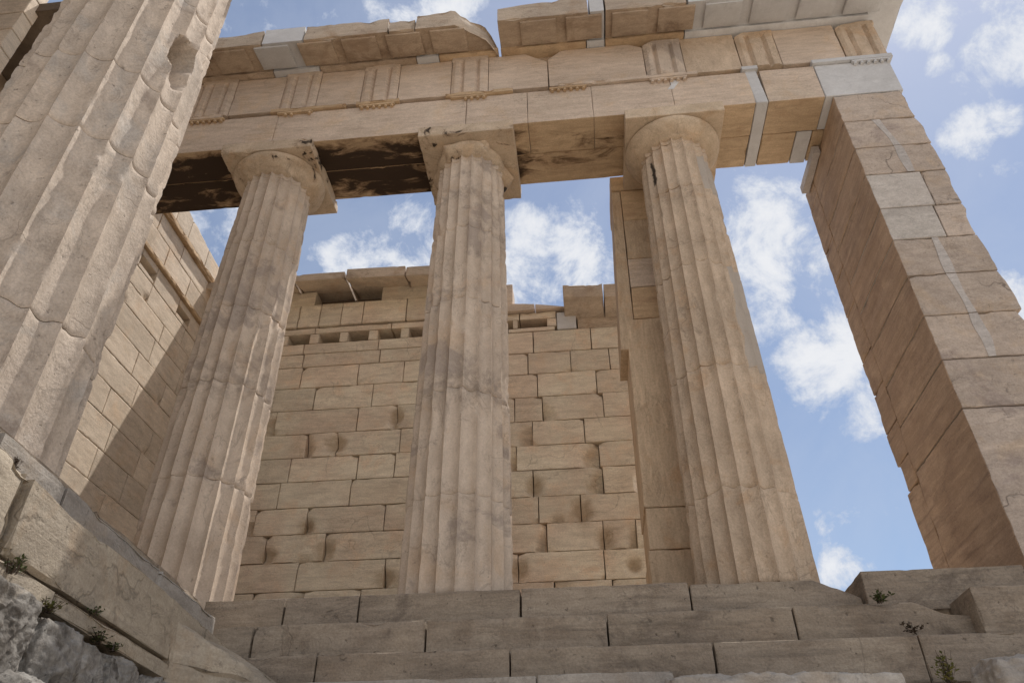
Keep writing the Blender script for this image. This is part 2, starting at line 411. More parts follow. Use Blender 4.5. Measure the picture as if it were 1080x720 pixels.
def leaf_mat(name, a, b):
    m = bpy.data.materials.new(name); m.use_nodes = True
    t = m.node_tree; k = NT(t); bs = t.nodes['Principled BSDF']
    geo = k.n('ShaderNodeNewGeometry')
    k.put(bs.inputs['Base Color'], k.mix(geo.outputs['Random Per Island'], a, b))
    bs.inputs['Roughness'].default_value = .7
    return m
GREEN = leaf_mat('weed_green', (.05, .075, .025), (.10, .12, .04))
YELLOW = leaf_mat('weed_yellow_green', (.10, .12, .03), (.20, .18, .05))
DRYW = leaf_mat('dry_twig', (.045, .03, .022), (.08, .055, .035))

# ------------------------------------------------------------------ dimensions (metres, camera at the origin)
YF, YB, YC = 6.717, 7.852, 7.285          # front, back and axis of the colonnade
ZS, ZA, ZT, ZF = 2.214, 8.71, 9.50, 10.38  # stylobate, architrave underside, taenia top, frieze top
YW = 10.5                                  # back wall face
XL = -6.65                                 # left wall face

# ------------------------------------------------------------------ ground
mb = MB()
n = 90
gx = np.concatenate([np.linspace(-400, -14, 12), np.linspace(-12, 14, 60), np.linspace(16, 400, 12)])
gy = np.concatenate([np.linspace(-400, -14, 12), np.linspace(-12, 16, 60), np.linspace(18, 400, 12)])
X, Y = np.meshgrid(gx, gy, indexing='ij')
P = np.stack([X.ravel(), Y.ravel(), 0 * X.ravel()], 1)
near = np.exp(-(X.ravel() ** 2 + Y.ravel() ** 2) / 200)
hgt = np.clip((Y.ravel() - 2.0) / 4.0, 0, 1) * 1.9 * near
P[:, 2] = -1.65 + .12 * fbm(P, .7, 4, 2) + hgt
F = []
ny = len(gy)
for i in range(len(gx) - 1):
    for j in range(ny - 1):
        a = i * ny + j
        F.append((a, a + ny, a + ny + 1, a + 1))
mb.add(P, F)
o = mb.build('ground', EARTH); o['kind'] = 'structure'

# ------------------------------------------------------------------ fluted columns
def shaft_radius(s, rb, rtp):
    return rb + (rtp - rb) * s + .012 * math.sin(math.pi * s)

def drum(cx, cy, z0, z1, zb, zt, rb, rtp, nfl, seed, w0=.0, w1=.0, cell=.055, per=8, fl=.052, chip=.035, rot=0.0, wear=1.0, bites=(), gap=.0025):
    na = nfl * per
    th = np.arange(na) / na * 2 * math.pi + rot
    nr = max(4, int(round((z1 - z0) / cell)))
    s = np.concatenate([[0, .012 / (z1 - z0)], np.linspace(.05 / (z1 - z0), 1 - .05 / (z1 - z0), nr), [1 - .012 / (z1 - z0), 1]])
    R = len(s)
    T, SS = np.meshgrid(th, s)
    def wav(zz, amp, sd):
        if amp == 0: return np.zeros(na)
        q = np.stack([np.cos(th) * 1.0, np.sin(th) * 1.0, np.full(na, sd * 3.7)], 1)
        return amp * fbm(q, 2.2, 3, sd)
    b0 = z0 + gap / 2 + wav(z0, w0, int(round(z0 * 97)) % 1000); b1 = z1 - gap / 2 + wav(z1, w1, int(round(z1 * 97)) % 1000)
    Z = b0[None, :] * (1 - SS) + b1[None, :] * SS
    frac = np.clip((Z - zb) / (zt - zb), 0, 1)
    base = rb + (rtp - rb) * frac + .010 * np.sin(math.pi * frac)
    u = (T - rot) / (2 * math.pi) * nfl
    u = np.abs((u % 1.0) - .5) * 2          # 1 on the arris, 0 in the middle of the flute
    w = 2 * math.pi * base / nfl
    depth = fl * np.clip(1 - u ** 2, 0, 1) ** .8 * (w / .17)
    prof = base - depth
    q = np.stack([base * np.cos(T) + cx, base * np.sin(T) + cy, Z], -1).reshape(-1, 3)
    off = np.array([seed * 1.7, seed * .3, seed * 2.9])
    ch = chip * np.clip(fbm(q + off, 2.6, 5, 21, .62) * 2.4 - .42, 0, 1.3).reshape(T.shape) * wear
    ch += .5 * chip * np.clip(fbm(q + off, 7, 3, 25) * 2 - .5, 0, 1).reshape(T.shape) * wear
    lim = base - ch
    r = np.minimum(prof, lim)
    r -= .003 * wear * (fbm(q, 5, 3, 31).reshape(T.shape) + .4 * fbm(q, 16, 2, 33).reshape(T.shape))
    # worn lips at the bed joints
    lip = np.minimum(SS, 1 - SS) * (z1 - z0)
    jn = np.clip(fbm(q + off, 4.0, 3, 41) * 2.0 + .15, 0, 1).reshape(T.shape)
    r -= np.clip(.03 - lip, 0, .03) / .03 * (.002 + .013 * jn * jn * wear)
    r -= np.where(lip < 1e-6, .006, 0)
    for (az, bz, ra, rz, dp) in bites:      # (angle, height, angular size, height size, depth) of a broken pocket
        da = (T - az + math.pi) % (2 * math.pi) - math.pi
        e = np.sqrt((da / ra) ** 2 + ((Z - bz) / rz) ** 2) + .22 * fbm(q + off, 5, 3, 55).reshape(T.shape)
        r -= dp * np.clip((1 - e) * 4.5, 0, 1)
    V = np.stack([cx + r * np.cos(T), cy + r * np.sin(T), Z], -1).reshape(-1, 3)
    F = []
    for i in range(R - 1):
        for j in range(na):
            a = i * na + j; b = i * na + (j + 1) % na
            F.append((a, b, b + na, a + na))
    c0 = len(V)
    V = np.concatenate([V, [[cx, cy, z0 + gap], [cx, cy, z1 - gap]]])
    for j in range(na):
        F.append((c0, (j + 1) % na, j)); t = (R - 1) * na
        F.append((c0 + 1, t + j, t + (j + 1) % na))
    return V, F

def lathe(cx, cy, prof, na=96, seed=0, amp=.004, chip=0.0, bites=()):
    prof = np.array(prof, float); R = len(prof)
    th = np.arange(na) / na * 2 * math.pi
    T, I = np.meshgrid(th, np.arange(R))
    r = prof[:, 0][:, None] + 0 * T; Z = prof[:, 1][:, None] + 0 * T
    q = np.stack([cx + r * np.cos(T), cy + r * np.sin(T), Z], -1).reshape(-1, 3)
    r = r - amp * fbm(q, 5, 3, seed).reshape(T.shape) - chip * np.clip(fbm(q, 3.2, 4, seed + 5).reshape(T.shape) * 2 - .35, 0, 1)
    for (az, bz, ra, rz, dp) in bites:
        da = (T - az + math.pi) % (2 * math.pi) - math.pi
        e = np.sqrt((da / ra) ** 2 + ((Z - bz) / rz) ** 2) + .25 * fbm(q, 5, 3, 55).reshape(T.shape)
        r -= dp * np.clip((1 - e) * 2.5, 0, 1)
    V = np.stack([cx + r * np.cos(T), cy + r * np.sin(T), Z], -1).reshape(-1, 3)
    F = [(i * na + j, i * na + (j + 1) % na, (i + 1) * na + (j + 1) % na, (i + 1) * na + j) for i in range(R - 1) for j in range(na)]
    F.append(tuple(reversed(range(na)))); F.append(tuple((R - 1) * na + j for j in range(na)))
    return V, F

def echinus_profile(r0, r1, z0, z1):
    p = [(r0 - .05, z0 - .02)]
    for k in range(3):                      # annulets
        zz = z0 + .012 * k; rr = r0 + .004 + .010 * k
        p += [(rr, zz), (rr + .008, zz + .004), (rr + .008, zz + .009), (rr + .002, zz + .0105)]
    zb = z0 + .036; rb = r0 + .034
    for t in np.linspace(0, 1, 12):
        rr = rb + (r1 - rb) * (1 - (1 - t) ** 1.55)
        zz = zb + (z1 - .035 - zb) * (t ** 1.12)
        p.append((rr, zz))
    p += [(r1 + .003, z1 - .022), (r1 - .012, z1 - .008), (r1 - .03, z1 - .001)]
    return p

def porch_column(x, label, rb, rtp, joints, mat, capm, seed, aw, echr, cap_bites=(), ab_chip=.03, chip=.035, wavy=None, dbites=()):
    root = empty('doric_column', (x, YC, ZS), label, 'column', 'columns of the porch')
    zn = ZA - .50
    zs = [ZS] + joints + [zn]
    for i in range(len(zs) - 1):
        w0 = 0 if i == 0 else wavy.get(i, .012) if wavy else .012
        w1 = 0 if i == len(zs) - 2 else (wavy.get(i + 1, .012) if wavy else .012)
        V, F = drum(x, YC, zs[i], zs[i + 1], ZS, zn, rb, rtp, 20, seed + i, w0, w1, chip=chip, rot=math.pi / 20 + random.uniform(-.006, .006),
                    bites=[b for b in dbites if zs[i] - .2 < b[1] < zs[i + 1] + .2])
        child(MB().add(V, F), 'drum', mat, root, sharp=50)
    # necking with the incised ring, echinus and abacus
    V, F = drum(x, YC, zn, ZA - .415, ZS, zn, rb, rtp, 20, seed + 9, 0, 0, rot=math.pi / 20, cell=.03, gap=.006, chip=chip * .6)
    child(MB().add(V, F), 'necking', mat, root, sharp=50)
    V, F = lathe(x, YC, echinus_profile(rtp + .010, echr, ZA - .42, ZA - .205), seed=seed, amp=.006, chip=.02 if cap_bites else .0, bites=cap_bites)
    child(MB().add(V, F), 'echinus', capm, root)
    V, F, mi = block((x - aw / 2, YC - aw / 2 + .01, ZA - .205), (x + aw / 2, YC + aw / 2 - .01, ZA - .002), chip=ab_chip, thr=.05, cell=.05)
    child(MB().add(V, F), 'abacus', capm, root)
    return root

porch_column(-4.135, 'fluted porch column nearest the sunlit left wall, its capital chipped and blackened on the right', .56, .462,
             [3.55, 4.75, 5.85, 6.95], COLM, CAPM, 10, 1.335, .655,
             cap_bites=[(-.55, ZA - .33, .5, .12, .10), (-2.6, ZA - .36, .3, .1, .06)], ab_chip=.10, chip=.030, wavy={1: .01, 2: .03, 3: .012})
porch_column(-1.285, 'middle fluted porch column with a broken echinus, in front of the pale block wall', .565, .465,
             [3.2, 4.42, 5.72, 6.9], COLM, CAPM, 20, 1.335, .62,
             cap_bites=[(-.45, ZA - .27, .8, .20, .14), (-2.75, ZA - .3, .7, .2, .13), (-1.6, ZA - .24, .7, .09, .09)], ab_chip=.05, chip=.034, wavy={2: .05, 3: .03, 4: .05})
porch_column(1.575, 'tan fluted porch column with an intact round capital, nearest the square pillar', .56, .462,
             [3.15, 4.55, 6.0, 7.35], COL3, CAP3, 30, 1.335, .655, ab_chip=.012, chip=.028, wavy={1: .08, 2: .02, 3: .09, 4: .05})

# the bigger column of the main portico, close by on the left
bx, by, bz = -4.2, 4.0, 2.16
big = empty('fluted_column', (bx, by, bz), 'huge rough fluted column rising close by at the left edge, with a hole broken in its side', 'column')
zs = [bz, 3.21, 4.91, 5.82, 7.25, 9.3]
toc = math.atan2(-by, -bx)
for i in range(5):
    bt = []
    if i == 3: bt = [(-.08, 6.46, .27, .36, .36), (.10, 6.62, .12, .12, .2)]
    V, F = drum(bx, by, zs[i], zs[i + 1], bz, 9.3, .755, .648, 20, 60 + i, 0 if i == 0 else [.0, .16, .05, .04, .03][i], [.16, .05, .04, .03, 0][i],
                cell=.035, per=12, fl=.046, chip=.036, rot=.05, wear=1.0, bites=bt, gap=.006)
    child(MB().add(V, F), 'drum', BIGC, big, sharp=50)
V, F = lathe(bx, by, echinus_profile(.67, 1.0, 9.3, 9.7), seed=4, amp=.02, chip=.08)
child(MB().add(V, F), 'echinus', BIGC, big)
V, F, mi = block((bx - 1.02, by - 1.02, 9.7), (bx + 1.02, by + 1.02, 10.05), chip=.1)
child(MB().add(V, F), 'abacus', BIGC, big)

# ------------------------------------------------------------------ entablature
ent = empty('entablature', (0, YC, ZA), 'long marble beam with triglyph frieze and broken cornice spanning the three porch columns', 'entablature')
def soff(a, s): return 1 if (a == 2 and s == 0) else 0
YM = 7.28
# architrave: front and back beams, jointed over the columns
fr = [(-7.6, -4.12, FRZ, None), (-4.12, -1.3, FRZ, None), (-1.3, -.42, FRZ, None), (-.42, .5, FRZ, None), (.5, 1.62, FRZ, None), (1.62, 2.70, FRZ, None), (2.872, 3.62, FRZ, None)]
for (a, b, m, l) in fr:
    V, F, mi = block((a + .0004, YF, ZA), (b - .0004, YM - .004, ZT - .09), chip=.02, thr=.4, mat_fn=soff, cell=.08, base=.002, amp=.002)
    child(MB().add(V, F, mi), 'architrave_block', [m, SOFF], ent)
bk = [(-7.6, -4.2), (-4.2, -1.3), (-1.3, 1.55), (1.55, 2.70), (2.872, 3.35), (3.57, 4.64)]
for (a, b) in bk:
    V, F, mi = block((a + .002, YM + .004, ZA + .004), (b - .002, YB, ZT + .3), chip=.06, thr=.2, mat_fn=soff, cell=.08)
    child(MB().add(V, F, mi), 'architrave_block', [GOLD, SOFF], ent)
def leanx(k, zc):
    def f(W2, V): W2[:, 0] += k * (V[:, 2] - zc); return W2
    return f
V, F, mi = block((2.703, YF - .004, ZA - .004), (2.869, YB + .006, ZT + .01), chip=.006, deform=leanx(-.05, ZA))
child(MB().add(V, F), 'marble_insert', NEWM, ent, 'narrow upright strip of new white marble let into the beam')
V, F, mi = block((3.353, YM + .003, ZA - .003), (3.567, YB + .01, ZT), chip=.006)
child(MB().add(V, F), 'marble_insert', NEWM, ent)
V, F, mi = block((3.623, YF - .003, ZA), (4.645, YM, ZT - .086), chip=.008, cell=.1)
child(MB().add(V, F), 'architrave_block', NEWM, ent, 'smooth new grey-white corner block of the beam')
V, F, mi = block((1.62, YF - .006, 9.17), (1.80, YF + .05, 9.41), chip=.004, deform=lambda W2, V: np.stack([np.where(V[:, 0] > 1.7, W2[:, 0] - (9.41 - V[:, 2]) * .62, W2[:, 0]), W2[:, 1], W2[:, 2]], 1))
child(MB().add(V, F), 'marble_insert', NEWM, ent)
# frieze backing
V, F, mi = block((-7.6, YF + .10, ZT - .088), (4.60, YM - .01, ZF + .02), chip=.01, cell=.25)
child(MB().add(V, F), 'frieze_backing', CUND, ent)
V, F, mi = block((-7.6, YM, ZT + .303), (4.62, YB - .02, ZF + .02), chip=.03, cell=.25)
child(MB().add(V, F), 'frieze_backing', CORN, ent)
# taenia, what is left of it
for (a, b, m) in [(-7.6, -5.0, FRZ), (-4.25, -3.1, GOLD), (-2.95, -2.30, GOLD), (-1.62, -.62, GOLD), (.03, 2.02, FRZ), (2.63, 2.86, NEWM), (3.60, 4.70, NEWM)]:
    V, F, mi = block((a, YF - .045, ZT - .084), (b, YF + .12, ZT), chip=.05 if m is not NEWM else .006, thr=-.05 if m is not NEWM else .3, cell=.05, edge=.02)
    child(MB().add(V, F), 'taenia', m, ent)
TRI = [(-5.22, FRZ), (-3.87, FRZ), (-2.63, FRZ), (-1.27, FRZ), (1.60, COLM), (2.95, COL3), (4.40, COL3)]
def peg(cx, cy, z0, z1, r0, r1, na=10):
    th = np.arange(na) / na * 2 * math.pi
    V = np.concatenate([np.stack([cx + r * np.cos(th), cy + r * np.sin(th), np.full(na, z)], 1) for r, z in ((r0, z0), (r1, z1))])
    F = [(j, (j + 1) % na, na + (j + 1) % na, na + j) for j in range(na)] + [tuple(reversed(range(na)))]
    return V, F
for cx, m in TRI + [(.17, GOLD)]:
    if abs(cx - 2.95) < .01: continue
    mm = NEWM if cx > 4 else (GOLD if cx < 1 else FRZ)
    w = .27
    V, F, mi = block((cx - w, YF - .048, ZT - .128), (cx + w, YF + .02, ZT - .086), chip=.012, cell=.05, edge=.01)
    rg = child(MB().add(V, F), 'regula', mm, ent)
    for j in range(6):
        if cx < 1 and random.random() < .15: continue
        gx_ = cx - w + .045 + j * (2 * w - .09) / 5
        V, F = peg(gx_, YF - .022, ZT - .165, ZT - .126, .026, .020)
        o = child(MB().add(V, F), 'gutta', mm, rg)
# triglyphs: prisms with two full and two half glyphs
def triglyph(cx, z0, z1, y0, w=.275, top=.09, chamf=0.0):
    xs = [-1, -.80, -.58, -.43, -.28, -.10, .10, .28, .43, .58, .80, 1]
    dp = [.035, 0, 0, .05, 0, 0, 0, 0, .05, 0, 0, .035]
    zl = np.concatenate([np.linspace(z0, z1 - top, 12), [z1 - top + .012, z1]])
    V = []; nx = len(xs)
    for z in zl:
        for x, d in zip(xs, dp):
            dd = d if z <= z1 - top + 1e-6 else (0.0)
            V.append((cx + x * w, y0 + dd, z))
    V = np.array(V)
    wear = np.clip(fbm(V, 3.5, 4, 77) * 2 - .1, 0, 1) * .022
    V[:, 1] = np.maximum(V[:, 1], y0 + wear) + .004 * fbm(V, 8, 2, 71)
    nfront = len(V)
    F = [(i * nx + j, i * nx + j + 1, (i + 1) * nx + j + 1, (i + 1) * nx + j) for i in range(len(zl) - 1) for j in range(nx - 1)]
    bk_ = V.copy(); bk_[:, 1] = y0 + .14
    V = np.concatenate([V, bk_])
    nz_ = len(zl)
    for i in range(nz_ - 1):
        a, b = i * nx, (i + 1) * nx
        F.append((a, b, b + nfront, a + nfront)); a += nx - 1; b += nx - 1
        F.append((b, a, a + nfront, b + nfront))
    for j in range(nx - 1):
        t = (nz_ - 1) * nx
        F.append((t + j, t + j + 1, t + j + 1 + nfront, t + j + nfront)); F.append((j + 1, j, j + nfront, j + 1 + nfront))
    if chamf:
        sel = (V[:, 0] < cx - w * .5)
        V[:, 2] = np.where(sel, np.minimum(V[:, 2], z1 - chamf * (cx - w * .5 - V[:, 0]) / (w * .5)), V[:, 2])
    return V, F
for cx, m in TRI:
    V, F = triglyph(cx, ZT + .002, ZF - (.0 if cx < 1 else .04), YF - .028, chamf=.10 if cx > 1 else 0)
    child(MB().add(V, F), 'triglyph', m, ent, sharp=25)
# metope slabs
def chamfer_top(a, b, z1, cl, cr):
    def f(W2, V):
        x = V[:, 0]
        lim = np.full(len(V), z1)
        if cl: lim = np.minimum(lim, z1 - cl[1] * np.clip(1 - (x - a) / cl[0], 0, 1))
        if cr: lim = np.minimum(lim, z1 - cr[1] * np.clip(1 - (b - x) / cr[0], 0, 1))
        W2[:, 2] = np.minimum(W2[:, 2], lim)
        return W2
    return f
for (a, b, cl, cr, m) in [(-7.6, -5.5, None, None, FRZ), (-4.94, -4.15, None, None, FRZ), (-3.59, -2.91, None, None, FRZ), (-2.35, -1.55, None, None, FRZ), (-.99, -.105, None, (.33, .26), FRZ),
                          (-.095, 1.32, (.22, .20), (.22, .12), FRZ), (1.88, 2.665, None, None, COL3), (3.23, 4.11, None, None, FRZ)]:
    V, F, mi = block((a, YF + .004, ZT + .003), (b, YF + .099, ZF - .012), chip=.02, thr=.3, cell=.06, deform=chamfer_top(a, b, ZF - .012, cl, cr))
    child(MB().add(V, F), 'metope', m, ent)
# cornice (geison): corona blocks with mutules below
YG, ZG = 6.12, 10.335
def corona(a, b, top, m, chip=.085, thr=.0, prof=None, name='cornice_block', front=YG, back=None):
    def d(W2, V):
        low = V[:, 2] < ZG + .06
        W2[:, 2] += np.where(low, np.clip((V[:, 1] - YG) / .5, 0, 1) * .085, 0)
        if prof is not None:
            tp = np.interp(V[:, 0], prof[0], prof[1])
            s = np.clip((V[:, 2] - ZG - .06) / (top - ZG - .06), 0, 1)
            W2[:, 2] += s * (tp - top)
        if back is not None:
            W2[:, 1] = np.maximum(W2[:, 1], np.interp(V[:, 0], back[0], back[1]) + .10 * fbm(V, 4, 4, 8))
        return W2
    V, F, mi = block((a + .003, front, ZG), (b - .003, YB, top), chip=chip, thr=thr, cell=.07, amp=.008, mat_fn=soff, deform=d, freq=3.5)
    return child(MB().add(V, F, mi), name, [m, CUND if m is not NEWM else NEWM], ent)
corona(-7.6, -4.36, 10.66, CORN, prof=([-7.6, -4.9, -4.36], [10.7, 10.64, 10.70]))
corona(-4.36, -3.72, 10.72, NEWM, .006, .3)
corona(-3.72, -2.42, 10.70, CORN, prof=([-3.72, -2.8, -2.42], [10.72, 10.68, 10.72]))
corona(-2.42, -2.02, 10.60, CORN)
corona(-2.02, -.83, 10.68, CORN, .09, -.1, prof=([-2.02, -1.72, -1.5, -1.25, -1.05, -.9, -.83], [10.72, 10.72, 10.76, 10.66, 10.66, 10.6, 10.5]), back=([-2.0, -1.55, -1.25, -1.0, -.83], [5.9, 6.0, 6.25, 6.45, 6.75]))
corona(-.80, .55, 10.82, CORN, prof=([-.8, -.35, 0.1, .3, .55], [10.66, 10.72, 10.74, 10.85, 10.82]))
corona(.55, .78, 10.86, NEWM, .006, .3)
corona(.78, 1.96, 10.9, CORN)
corona(1.96, 4.60, 10.95, NEWM, .008, .3)
corona(4.60, 5.08, 10.95, NEWM, .03, .1)
# bed course under the corona
for (a, b, m) in [(-7.6, -4.36, CUND), (-4.36, -3.62, NEWM), (-3.62, -2.1, CUND), (-2.1, -1.75, NEWM), (-1.75, -.83, GOLD), (-.80, .5, GOLD), (.5, .78, NEWM), (.78, 1.96, GOLD), (1.96, 4.62, NEWM)]:
    V, F, mi = block((a + .002, YF - .10, ZF - .008), (b - .002, YF + .2, ZG + .12), chip=.02, cell=.08, edge=.015)
    child(MB().add(V, F), 'bed_moulding', m, ent)
k0 = -6.55
while k0 < 4.5:
    c = k0 + .31
    m = NEWM if (-4.36 < c < -3.72 or c > 1.96) else CUND
    if not (-.9 < c < -.7):
        def sl(W2, V): W2[:, 2] += np.clip((V[:, 1] - YG) / .5, 0, 1) * .085; return W2
        V, F, mi = block((c - .265, YG + .05, ZG - .038), (c + .265, YG + .47, ZG + .02), chip=.012, cell=.08, edge=.01, deform=sl)
        child(MB().add(V, F), 'mutule', m, ent)
    k0 += .671

# ------------------------------------------------------------------ square pillar at the right
pil = empty('square_pillar', (4.18, 7.6, ZS), 'tall square pillar of stacked marble blocks with a brown streaked side, right of the columns', 'pillar')
pj = [ZS - .02, 3.805, 4.376, 4.939, 5.495, 6.039, 6.548, 7.133, 7.629, 8.157, ZA - .003]
ragged = [4.70, 4.78, 4.72, 4.69, 4.67, 4.65, 4.68, 4.66, 4.62, 4.63]
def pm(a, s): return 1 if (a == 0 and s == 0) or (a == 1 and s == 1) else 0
def pil_deform(z0, z1, seed, up):
    def f(W2, V):
        right = V[:, 0] > 4.45
        q = V.copy()
        r = fbm(q + seed, 2.2, 4, 5)
        t = np.clip((V[:, 2] - z0) / (z1 - z0), 0, 1)
        W2[:, 0] += np.where(right, up + .06 * r - (.5 + 6 * up) * (.06 * np.clip(t - .75, 0, 1) / .25), 0)
        left = V[:, 0] < 3.74
        W2[:, 0] += np.where(left, .010 * fbm(V * np.array([1, .4, 6.]), 1.6, 3, 8), 0)
        return W2
    return f
SEAM = ([3.9, 4.1, 4.6, 4.96, 5.47, 5.99, 7.06, 7.55, 7.88, 8.18], [4.14, 4.17, 4.22, 4.22, 4.17, 4.175, 4.27, 4.25, 4.18, 4.11])
prn = random.Random(12)
for i in range(len(pj) - 1):
    z0, z1 = pj[i] + .0015, pj[i + 1] - .0015
    pd = pil_deform(z0, z1, prn.uniform(0, 50), prn.uniform(-.03, .03))
    xr = ragged[i]
    if i in (5, 6):                       # courses restored with new marble, old stone kept at the right
        V, F, mi = block((3.713, YF, z0), (4.36 - .04 * (i == 5), 8.115, z1), chip=.012, thr=.3, mat_fn=pm, deform=pd, cell=.07)
        child(MB().add(V, F, mi), 'pillar_block', [PALE, PSID], pil, 'smooth new pale marble facing block')
        V, F, mi = block((4.363 - .04 * (i == 5), YF + .004, z0), (xr, 8.115, z1), chip=.05, thr=.0, deform=pd, cell=.06)
        child(MB().add(V, F), 'pillar_block', PILL, pil)
    else:
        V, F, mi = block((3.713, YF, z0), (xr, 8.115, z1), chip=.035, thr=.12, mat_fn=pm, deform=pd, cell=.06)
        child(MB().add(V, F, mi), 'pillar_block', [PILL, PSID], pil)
    if i in (2, 3, 4, 7, 8):              # pale mended crack running down the face
        za, zb_ = max(z0, 3.95), min(z1, 8.16)
        zz = np.linspace(za + .004, zb_ - .004, 9); xm = np.interp(zz, SEAM[0], SEAM[1]) + .012 * np.array([vnoise(np.array([[q * 3.1, 0, 1.]]))[0] for q in zz]); hw = .045 + .012 * np.sin(zz * 7)
        V = np.concatenate([np.stack([xm - hw, 0 * zz + YF - .001, zz], 1), np.stack([xm + hw, 0 * zz + YF - .001, zz], 1), np.stack([xm - hw, 0 * zz + YF + .05, zz], 1), np.stack([xm + hw, 0 * zz + YF + .05, zz], 1)])
        n_ = len(zz); F = []
        for q in range(n_ - 1):
            F += [(q, n_ + q, n_ + q + 1, q + 1), (2 * n_ + q, q, q + 1, 2 * n_ + q + 1), (n_ + q, 3 * n_ + q, 3 * n_ + q + 1, n_ + q + 1)]
        child(MB().add(V, F), 'mended_crack', SEAMM, pil)
    # rear leaf of the pillar: its joints fall elsewhere
pj2 = [4.06, 4.50, 5.05, 5.55, 6.3, 6.9, 7.45, 8.3, ZA - .003]
pb = [ZS - .02, 3.72] + pj2
for i in range(len(pb) - 1):
    z0, z1 = pb[i] + .002, pb[i + 1] - .002
    def rag(W2, V, i=i):
        bk_ = V[:, 1] > 8.4
        W2[:, 1] += np.where(bk_, .035 * fbm(V, 2.5, 4, 6) - (.16 if i == 0 else (.10 if i == 1 else 0)) * np.clip(1 - (V[:, 2] - 2.2) / 2.2, 0, 1) * 0.4, 0)
        return W2
    V, F, mi = block((3.716, 8.119, z0), (4.6, 8.53 if i != 1 else 8.46, z1), chip=.05, thr=.05, deform=rag, cell=.06)
    child(MB().add(V, F), 'pillar_block', PSID, pil)
V, F, mi = block((3.60, 7.55, 8.56), (3.711, 8.35, ZA - .004), chip=.02)
child(MB().add(V, F), 'anta_capital', SEAMM, pil)

# ------------------------------------------------------------------ pier standing behind the tan column
pier = empty('square_pier', (1.25, 8.3, ZS), 'narrow square marble pier standing close behind the tan column', 'pillar')
zj = [ZS, 2.99, 3.47, 6.1, 6.64, 7.15, 7.9, 8.52]
for i in range(len(zj) - 1):
    a = .655 + (.015 if i == 1 else 0) if i < 3 else .765
    V, F, mi = block((a, 7.95, zj[i] + .001), (1.95, 8.75, zj[i + 1] - .001), chip=.03, thr=.2, cell=.07, base=.003, deform=lambda W2, V: np.stack([np.where(V[:, 0] < 1.1, W2[:, 0] + (V[:, 2] - 2.6) * .016, W2[:, 0]), W2[:, 1], W2[:, 2]], 1))
    child(MB().add(V, F), 'pier_block', FRZ if i == 4 else (GOLD if i in (3, 6) else PIER), pier)
V, F, mi = block((.605, 7.954, 5.62), (.763, 8.7, 8.52), chip=.015, cell=.08, base=.003, deform=lambda W2, V: np.stack([np.where(V[:, 0] < .68, W2[:, 0] + (V[:, 2] - 5.62) * .042, W2[:, 0] + (V[:, 2] - 2.6) * .016), W2[:, 1], W2[:, 2]], 1))
child(MB().add(V, F), 'pilaster_strip', PIER, pier)
V, F, mi = block((.72, 7.92, 8.523), (2.0, 8.8, ZA + .10), chip=.04, cell=.07)
child(MB().add(V, F), 'pier_capital', GOLD, pier)

# ------------------------------------------------------------------ back wall of coursed blocks
bw = empty('ashlar_wall', (-2.3, YW + .3, ZS), 'tall wall of pale coursed marble blocks behind the porch columns, with a row of beam sockets', 'wall')
cz = [1.9, 2.28, 2.71, 3.13, 3.56, 3.99, 4.42, 4.845, 5.285, 5.71, 6.145, 6.60, 7.05, 7.48]
mb = MB()
XR = .95
known = {3.56: [-4.2, -2.9, -.97, .25], 3.99: [-4.75, -3.85, -2.62, -.55, .27, .74], 4.42: [-5.0, -4.19, -2.98, -1.95, -.03, .86],
         4.845: [-4.7, -3.56, -2.2, -.73, .33], 5.285: [-4.6, -3.5, -2.9, -1.4, -.98, .3], 5.71: [-4.4, -3.9, -2.85, -.72, .1, .8], 6.145: [-5.0, -3.6, -2.95, -1.0, -.55, .43], 6.60: [-4.4, -3.4, -2.5, -.62, .35], 7.05: [-4.7, -3.7, -2.9, -.05, .6]}
rr = random.Random(3)
for i in range(len(cz) - 1):
    z0, z1 = cz[i], cz[i + 1]
    js = known.get(round(z0, 3))
    if js is None:
        js = []; x = -5.6 - rr.uniform(.2, .9)
        while x < XR - .4: x += rr.uniform(.75, 1.3); js.append(x)
    js = [j for j in js if j < XR - .15]
    e = [-7.2] + sorted(js) + [XR]
    # fill very long stretches
    ee = [e[0]]
    for x in e[1:]:
        while x - ee[-1] > 1.75: ee.append(ee[-1] + rr.uniform(.95, 1.3))
        ee.append(x)
    for a, b in zip(ee[:-1], ee[1:]):
        if b - a < .05: continue
        bites = []
        if z1 < 6.7 and rr.random() < .34:
            side = rr.random() < .65
            cx = b if side else a
            bites.append(((cx, YW, z0 + rr.uniform(0, .1)), (rr.uniform(.14, .30), 1, rr.uniform(.22, .42)), rr.uniform(.10, .22), 1, 1))
        for _ in range(rr.choice((0, 1, 1, 2))):
            bites.append(((rr.choice((a, b)), YW, rr.choice((z0, z1))), (rr.uniform(.05, .13), 1, rr.uniform(.04, .10)), rr.uniform(.04, .09), 1, 1))
        if z1 < 4.9 and rr.random() < .3:        # lifting notches along the bed
            for q in range(rr.randint(1, 3)):
                bites.append(((rr.uniform(a + .1, b - .1), YW, z0), (.08, 1, .12), .08, 1, 1))
        for (hx, hz, rx, rz) in HOLLOWS:
            if a - .02 < hx < b + .02 and z0 - .02 < hz < z1 + .02: bites.append(((hx, YW, hz), (rx * .95, 1, rz * .95), .12, 1, 1))
        yo = rr.uniform(0, .014)
        V, F, mi = block((a + .0012, YW + yo, z0 + .0008), (b - .0012, YW + .5, z1 - .0008), chip=.03, thr=.28, cell=.05, amp=.005, bites=bites, base=.003)
        # nobody sees the rear half; keep the mesh light
        mb.add(V, F)
child(mb, 'block_courses', WALL, bw)
V, F, mi = block((-7.2, YW + .25, 1.9), (.9, YW + .9, 7.6), chip=.02, cell=.5)
